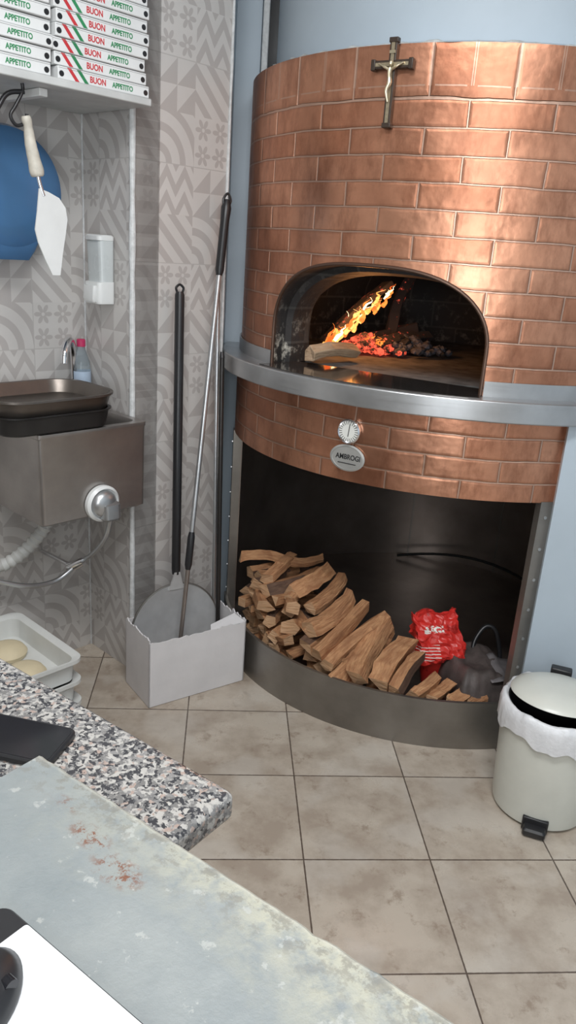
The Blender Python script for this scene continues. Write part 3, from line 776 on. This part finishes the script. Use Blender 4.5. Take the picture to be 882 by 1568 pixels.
def peel_round():
    g = group('round_pizza_peel', (-.385, 2.48, .2), 0)
    hc = Vector((-.374, 2.462, .188)); top = Vector((-.397, 2.562, 1.345))
    ax = (top - hc).normalized(); X = bx.copy(); X = (X - ax * X.dot(ax)).normalized(); Z = X.cross(ax)
    Mx = Matrix((X, ax, Z)).transposed().to_4x4(); Mx.translation = hc
    lathe('head', [(0, 0), (.166, 0), (.172, .001), (.172, .004), (.166, .005), (.162, .003), (0, .003)], ALU, g, seg=72, world=True, mw=Mx)
    lathe('head_rim', [(.168, -.001), (.174, .001), (.174, .005), (.168, .006)], STEELB, g, seg=72, world=True, mw=Mx)
    vs = [(-.030, .150, .001), (.030, .150, .001), (.018, .185, .004), (.010, .215, .008), (-.010, .215, .008), (-.018, .185, .004)]
    vs2 = [(a, b, c + .006) for a, b, c in vs]
    mk('neck', vs + vs2, [(0, 1, 2, 3, 4, 5), (11, 10, 9, 8, 7, 6)] + [(i, (i + 1) % 6, (i + 1) % 6 + 6, i + 6) for i in range(6)], ALU, g, world=True, mw=Mx, smooth=False)
    s0 = hc + ax * .205
    tube('handle', [s0, s0 + ax * .02, top - ax * .01, top], [.0135, .0155, .0155, .012], BLACKPL, g, world=True)
    tube('hang_loop', smoothpath([top + X * .010, top + X * .013 + ax * .012, top + ax * .022, top - X * .013 + ax * .012, top - X * .010], 5), .004, BLACKPL, g, seg=8, world=True)
peel_round()
def peel_turn():
    g = group('turning_pizza_peel', (-.35, 2.36, .05), 0)
    b = Vector((-.352, 2.352, .02)); tp = Vector((-.268, 2.680, 1.635)); ax = (tp - b).normalized(); Lh = (tp - b).length
    P = lambda f: b + ax * (Lh * f)
    tube('lower_rod', [P(.0), P(.26)], .0075, DARKMET, g, world=True)
    tube('sleeve', [P(.255), P(.265), P(.325), P(.335)], [.009, .0125, .0125, .009], BLACKPL, g, world=True)
    tube('steel_pole', [P(.33), P(.88)], .0085, STEEL, g, world=True)
    tube('grip', [P(.855), P(.865), P(.96), P(.985), P(1.0)], [.010, .0145, .0145, .017, .010], BLACKPL, g, world=True)
    tube('end_loop', smoothpath([P(.99) + bx * .010, P(1.0) + bx * .014, P(1.012), P(1.0) - bx * .014, P(.99) - bx * .010], 5), .004, BLACKPL, g, seg=8, world=True)
peel_turn()
g = group('oven_brush_pole', (-.23, 2.5, .05), 0)
tube('pole', [(-.222, 2.498, .02), (-.262, 2.655, 1.13)], .0085, simple('dark_pole', (.04, .036, .034), .3, .5), g, world=True)
tube('pole_tip', [(-.262, 2.655, 1.13), (-.2635, 2.66, 1.15)], [.0095, .006], BLACKPL, g, world=True)
g = group('steel_pole', (-.24, 2.56, .05), 0)
tube('shaft', [(-.243, 2.545, .02), (-.290, 2.700, 1.40)], .007, STEEL, g, world=True)
tube('shaft_tip', [(-.290, 2.700, 1.40), (-.291, 2.703, 1.425)], [.009, .006], BLACKPL, g, world=True)

# ---------------------------------------------------------------- dough trays
K = Vector((-.576, 2.025, 0)); tc = K - v * .20 - u * .30
trays = group('dough_tray_stack', (tc.x, tc.y, 0), UA)
for i in range(4):
    z = .004 + i * .073
    rrloft('tray_%d' % i, [(.55, .35, .03, z), (.56, .36, .03, z + .004), (.57, .37, .03, z + .066), (.60, .40, .035, z + .068), (.60, .40, .035, z + .080), (.588, .388, .03, z + .080), (.56, .36, .03, z + .070), (.55, .35, .03, z + .008), (.5, .3, .03, z + .007)], TRAYPL, trays)
for i, (x, y, s_) in enumerate(((.19, .07, 1.), (.17, -.08, 1.05), (.03, .06, .95), (.02, -.09, 1.), (-.14, .05, 1.))):
    lathe('dough_ball_%d' % i, [(0, .040), (.03, .039), (.052, .030), (.062, .016), (.058, .003), (.04, 0), (0, 0)], DOUGH, trays, seg=32, loc=(x, y, .230), )

# ---------------------------------------------------------------- pedal bin
bc = (.795, 1.892, 0)
binn = group('pedal_waste_bin', bc, -20)
lathe('body', [(0, 0.004), (.122, .004), (.130, .010), (.133, .03), (.146, .30), (.146, .335), (.140, .335), (.135, .30), (.125, .03), (0, .03)], BINPL, binn, seg=64)
lathe('inner_rim', [(.141, .338), (.130, .340), (.120, .31), (.118, .2), (0, .19)], BLACKPL, binn, seg=64)
vs = []; fs = []; n = 128; rows = [(.134, .343), (.142, .352), (.150, .348), (.155, .325), (.156, .300), (.156, .278)]
for j in range(n):
    a = 2 * math.pi * j / n
    for i, (r, z) in enumerate(rows):
        w = noise.noise(Vector((math.sin(a) * 3.2, math.cos(a) * 3.2, i * .25))); w2 = noise.noise(Vector((math.sin(a) * 16, math.cos(a) * 16, i * .5)))
        rr = r + .0035 * w2 * (i > 0); zz = z + (.030 * w + .004 * w2) * (i / 5) ** 1.0
        vs.append((rr * math.sin(a), -rr * math.cos(a), zz))
k_ = len(rows)
for j in range(n):
    for i in range(k_ - 1):
        fs.append((j * k_ + i, ((j + 1) % n) * k_ + i, ((j + 1) % n) * k_ + i + 1, j * k_ + i + 1))
mk('bin_bag', vs, fs, BAGW, binn, ang=80)
Ml = Matrix.Translation((.0, .14, .352)) @ Matrix.Rotation(R2D(-6), 4, 'X') @ Matrix.Translation((0, -.14, 0))
lathe('lid', [(0, .030), (.06, .028), (.105, .020), (.128, .008), (.133, 0), (.128, -.002), (0, .012)], BINPL, binn, seg=64, mw=Ml)
box('hinge', (-.03, .135, .33), (.03, .165, .375), BLACKPL, binn, .004)
rrloft('pedal', [(.058, .05, .006, .006, 0, -.142), (.062, .052, .008, .010, 0, -.143), (.062, .052, .008, .022, 0, -.143), (.054, .044, .008, .028, 0, -.142)], BLACKPL, binn)
box('pedal_slot', (-.035, -.140, .004), (.035, -.120, .045), BLACKPL, binn, .003)

# ---------------------------------------------------------------- crumpled red bag
rb = group('crumpled_red_charcoal_bag', (.550, 2.43, .258), 0)
bm = bmesh.new(); bmesh.ops.create_cube(bm, size=1); bmesh.ops.subdivide_edges(bm, edges=bm.edges, cuts=16, use_grid_fill=True)
for w in bm.verts:
    c = w.co; top = c.z + .5
    x = c.x * .160 * (1 - .12 * (top - .5)); y = c.y * .10 * (1.1 - .75 * top ** 2); z = c.z * .165 - .006
    p = Vector((x, y, z)); q = p * 22
    p += Vector((noise.noise(q), noise.noise(q + Vector((9, 0, 0))), noise.noise(q + Vector((0, 9, 0))))) * .018
    q = p * 60; p += Vector((noise.noise(q), noise.noise(q + Vector((4, 0, 0))), 0)) * .010
    if top > .9: p.z += .012 * noise.noise(Vector((c.x * 9, 0, 2)))
    w.co = p
me = bpy.data.meshes.new('bag'); bm.to_mesh(me); bm.free(); me.materials.append(REDBAG)
o = bpy.data.objects.new('bag', me); col.objects.link(o); o.rotation_euler = (R2D(-16), R2D(-8), R2D(8)); attach(o, rb)
lathe('bag_filled_base', [(0, -.206), (.03, -.206), (.04, -.15), (.04, -.08), (0, -.07)], REDBAG, rb, seg=20)

# dark crumpled cloth bag lying at the right of the store
ash = group('dark_cloth_bag', (.69, 2.355, .06), 8)
CLOTH = simple('dark_worn_cloth', (.13, .105, .098), .55, .1, .3, 14., .4)
vs = []; fs = []; nx, ny = 34, 26
def cz_(i, j):
    x = -.12 + .265 * i / nx; y = -.155 + .31 * j / ny
    e = min(i / nx, 1 - i / nx, j / ny, 1 - j / ny) * 6
    hgt = .150 * min(1, e) ** .5 - .055 * max(0, x / .16)
    z = hgt + .024 * noise.noise(Vector((x * 11, y * 11, 0))) + .016 * abs(noise.noise(Vector((x * 28, y * 16, 4))))
    return (x, y, max(z, -.008))
for i in range(nx + 1):
    for j in range(ny + 1): vs.append(cz_(i, j))
for i in range(nx):
    for j in range(ny):
        a = i * (ny + 1) + j; fs.append((a, a + ny + 1, a + ny + 2, a + 1))
o = mk('cloth', vs, fs, CLOTH, ash, ang=60); sol = o.modifiers.new('s', 'SOLIDIFY'); sol.thickness = .003
tube('strap', smoothpath([(.00, .06, .12), (.015, .09, .17), (.055, .11, .215), (.09, .10, .205), (.11, .08, .13), (.11, .06, .06)], 6), .008, BLACKPL, ash)
vs = []; fs = []
for i in range(15):
    for j in range(10):
        x = .0 + .15 * i / 14; y = -.13 + .15 * j / 9
        vs.append((x, y, .135 + .012 * noise.noise(Vector((x * 30, y * 20, 9))) - .40 * max(0, x - .06) + .02 * j / 9))
for i in range(14):
    for j in range(9):
        a = i * 10 + j; fs.append((a, a + 10, a + 11, a + 1))
o = mk('flap', vs, fs, simple('grey_cloth_flap', (.21, .195, .20), .55, .1, .2, 20., .3), ash, ang=60); sol = o.modifiers.new('s', 'SOLIDIFY'); sol.thickness = .003

# ---------------------------------------------------------------- counter
WA = math.degrees(math.atan2(-.577, .817))
Gc = Vector((-.037, .739, 0))
ctr = group('granite_counter', (Gc.x, Gc.y, 0), WA)
o = box('granite_top', (-1.5, -.34, .862), (0, 0, .900), GRANITE, ctr, .010)
o.modifiers['bevel'].segments = 4
box('granite_lip', (-1.45, -.34, .835), (-.045, -.035, .862), GRANITE, ctr, .006)
box('cabinet', (-1.4, -.33, .06), (-.05, -.04, .8345), CAB, ctr, .003)
box('cabinet_plinth', (-1.38, -.31, .0), (-.07, -.07, .06), BLACKPL, ctr)
S1 = Vector((-.268, .755, 0))
slab = group('grey_worktop', (S1.x, S1.y, 0), WA + .6)
vs = []; fs = []; n = 90; dep = .42; Ls = 1.0
def ej(i): return .0022 * noise.noise(Vector((i * .5, 3, 0))) + .0012 * noise.noise(Vector((i * 1.7, 8, 0)))
for i in range(n + 1):
    x = Ls * i / n
    vs += [(x, ej(i) + .002, .9015), (x, ej(i + 40), .917), (x, .004 + ej(i + 40), .9205), (x, dep, .9205), (x, dep, .9015)]
for i in range(n):
    a = i * 5; b = a + 5
    for q in range(5): fs.append((a + q, a + (q + 1) % 5, b + (q + 1) % 5, b + q))
fs += [(0, 1, 2, 3, 4), tuple(n * 5 + q for q in (4, 3, 2, 1, 0))]
o = mk('slab_top', vs, fs, SLAB, slab, smooth=False); o.scale = (1, -1, 1)
box('slab_cabinet', (.30, -.40, 0), (.97, -.05, .9005), CAB, slab)

ph = group('smartphone', (-.328, .803, .9005), math.degrees(math.atan2(-.2, .97)))
rrloft('phone_body', [(.150, .072, .010, 0), (.154, .076, .012, .002), (.154, .076, .012, .007), (.150, .072, .010, .009)], BLACKPL, ph)
rrloft('phone_screen', [(.146, .068, .009, .0088), (.146, .068, .009, .0094)], BLACKGL, ph)
bd = group('black_binder', (S1.x, S1.y, .921), WA)
rrloft('binder_cover', [(.33, .25, .012, 0, .325, -.285), (.334, .254, .014, .002, .325, -.285), (.334, .254, .014, .006, .325, -.285), (.33, .25, .012, .008, .325, -.285)], BLACKPL, bd)
pp = group('white_paper_pad', (S1.x, S1.y, .9292), WA)
rrloft('paper_sheets', [(.28, .22, .003, 0, .337, -.272), (.28, .22, .003, .004, .337, -.272)], simple('paper_white', (.70, .72, .74), .6, 0, .02), pp)
ms = group('computer_mouse', (S1.x, S1.y, .9334), WA)
lathe('mouse_shell', [(0, .022), (.012, .021), (.024, .015), (.030, .006), (.030, .001), (0, 0)], BLACKPL, ms, seg=40, mw=Matrix.Translation((.232, -.232, 0)) @ Matrix.Rotation(R2D(30), 4, 'Z') @ Matrix.Diagonal((1.0, 1.6, 1., 1)))
lathe('mouse_wheel', [(0, .004), (.006, .004), (.006, -.004), (0, -.004)], BLACKGL, ms, seg=16, mw=Matrix.Translation((.245, -.212, .014)) @ Matrix.Rotation(R2D(90), 4, 'Y'))

# ---------------------------------------------------------------- conduit beside drum
box('trim_oven_conduit', (-.200, 2.985, 2.02), (-.178, 3.01, 2.8), CAULK, bevel=.004)
box('gap_shade_panel', (-.19, 3.15, 2.02), (-.02, 3.20, 2.8), BLACKPL)  # solid black panel added as the shade in the gap beside the drum

# ---------------------------------------------------------------- lights
w = bpy.data.worlds.new('world'); sc.world = w; w.use_nodes = True
bg = w.node_tree.nodes['Background']; bg.inputs[0].default_value = (.86, .93, 1., 1); bg.inputs[1].default_value = 2.0
def area(name, loc, rot, sx, sy, e, c):
    l = bpy.data.lights.new(name, 'AREA'); l.shape = 'RECTANGLE'; l.size = sx; l.size_y = sy; l.energy = e; l.color = c
    o = bpy.data.objects.new(name, l); o.location = loc; o.rotation_euler = [R2D(a) for a in rot]; col.objects.link(o)
area('ceiling_light', (.0, .8, 2.77), (0, 0, 0), 1.2, .35, 42, (.98, .99, 1))
area('ceiling_light_rear', (.2, -.7, 2.77), (0, 0, 0), 1.2, .35, 23, (.98, .99, 1))
area('doorway_light', (-.1, -1.55, 1.5), (82, 0, 0), 1.2, 1.6, 32, (.94, .98, 1))
pl = bpy.data.lights.new('fire_light', 'POINT'); pl.energy = 2.6; pl.color = (1, .40, .12); pl.shadow_soft_size = .05
o = bpy.data.objects.new('fire_light', pl); o.location = (.22, 2.80, 1.34); col.objects.link(o)

# ---------------------------------------------------------------- camera
p = R2D(18.9)
Fw = Vector((0, math.cos(p), -math.sin(p))); Dn = Vector((0, -math.sin(p), -math.cos(p))); Xh = Vector((1, 0, 0))
c_, s_ = .9975, .07
right = Xh * c_ - Dn * s_; down = Xh * s_ + Dn * c_
right.normalize(); down.normalize()
mw = Matrix((right, -down, -Fw)).transposed().to_4x4(); mw.translation = (0, 0, 1.5)
cam = bpy.data.cameras.new('camera'); cam.sensor_fit = 'VERTICAL'; cam.sensor_height = 36; cam.lens = 36 * 1200 / 1599; cam.clip_start = .02
co = bpy.data.objects.new('camera', cam); co.matrix_world = mw; col.objects.link(co); sc.camera = co
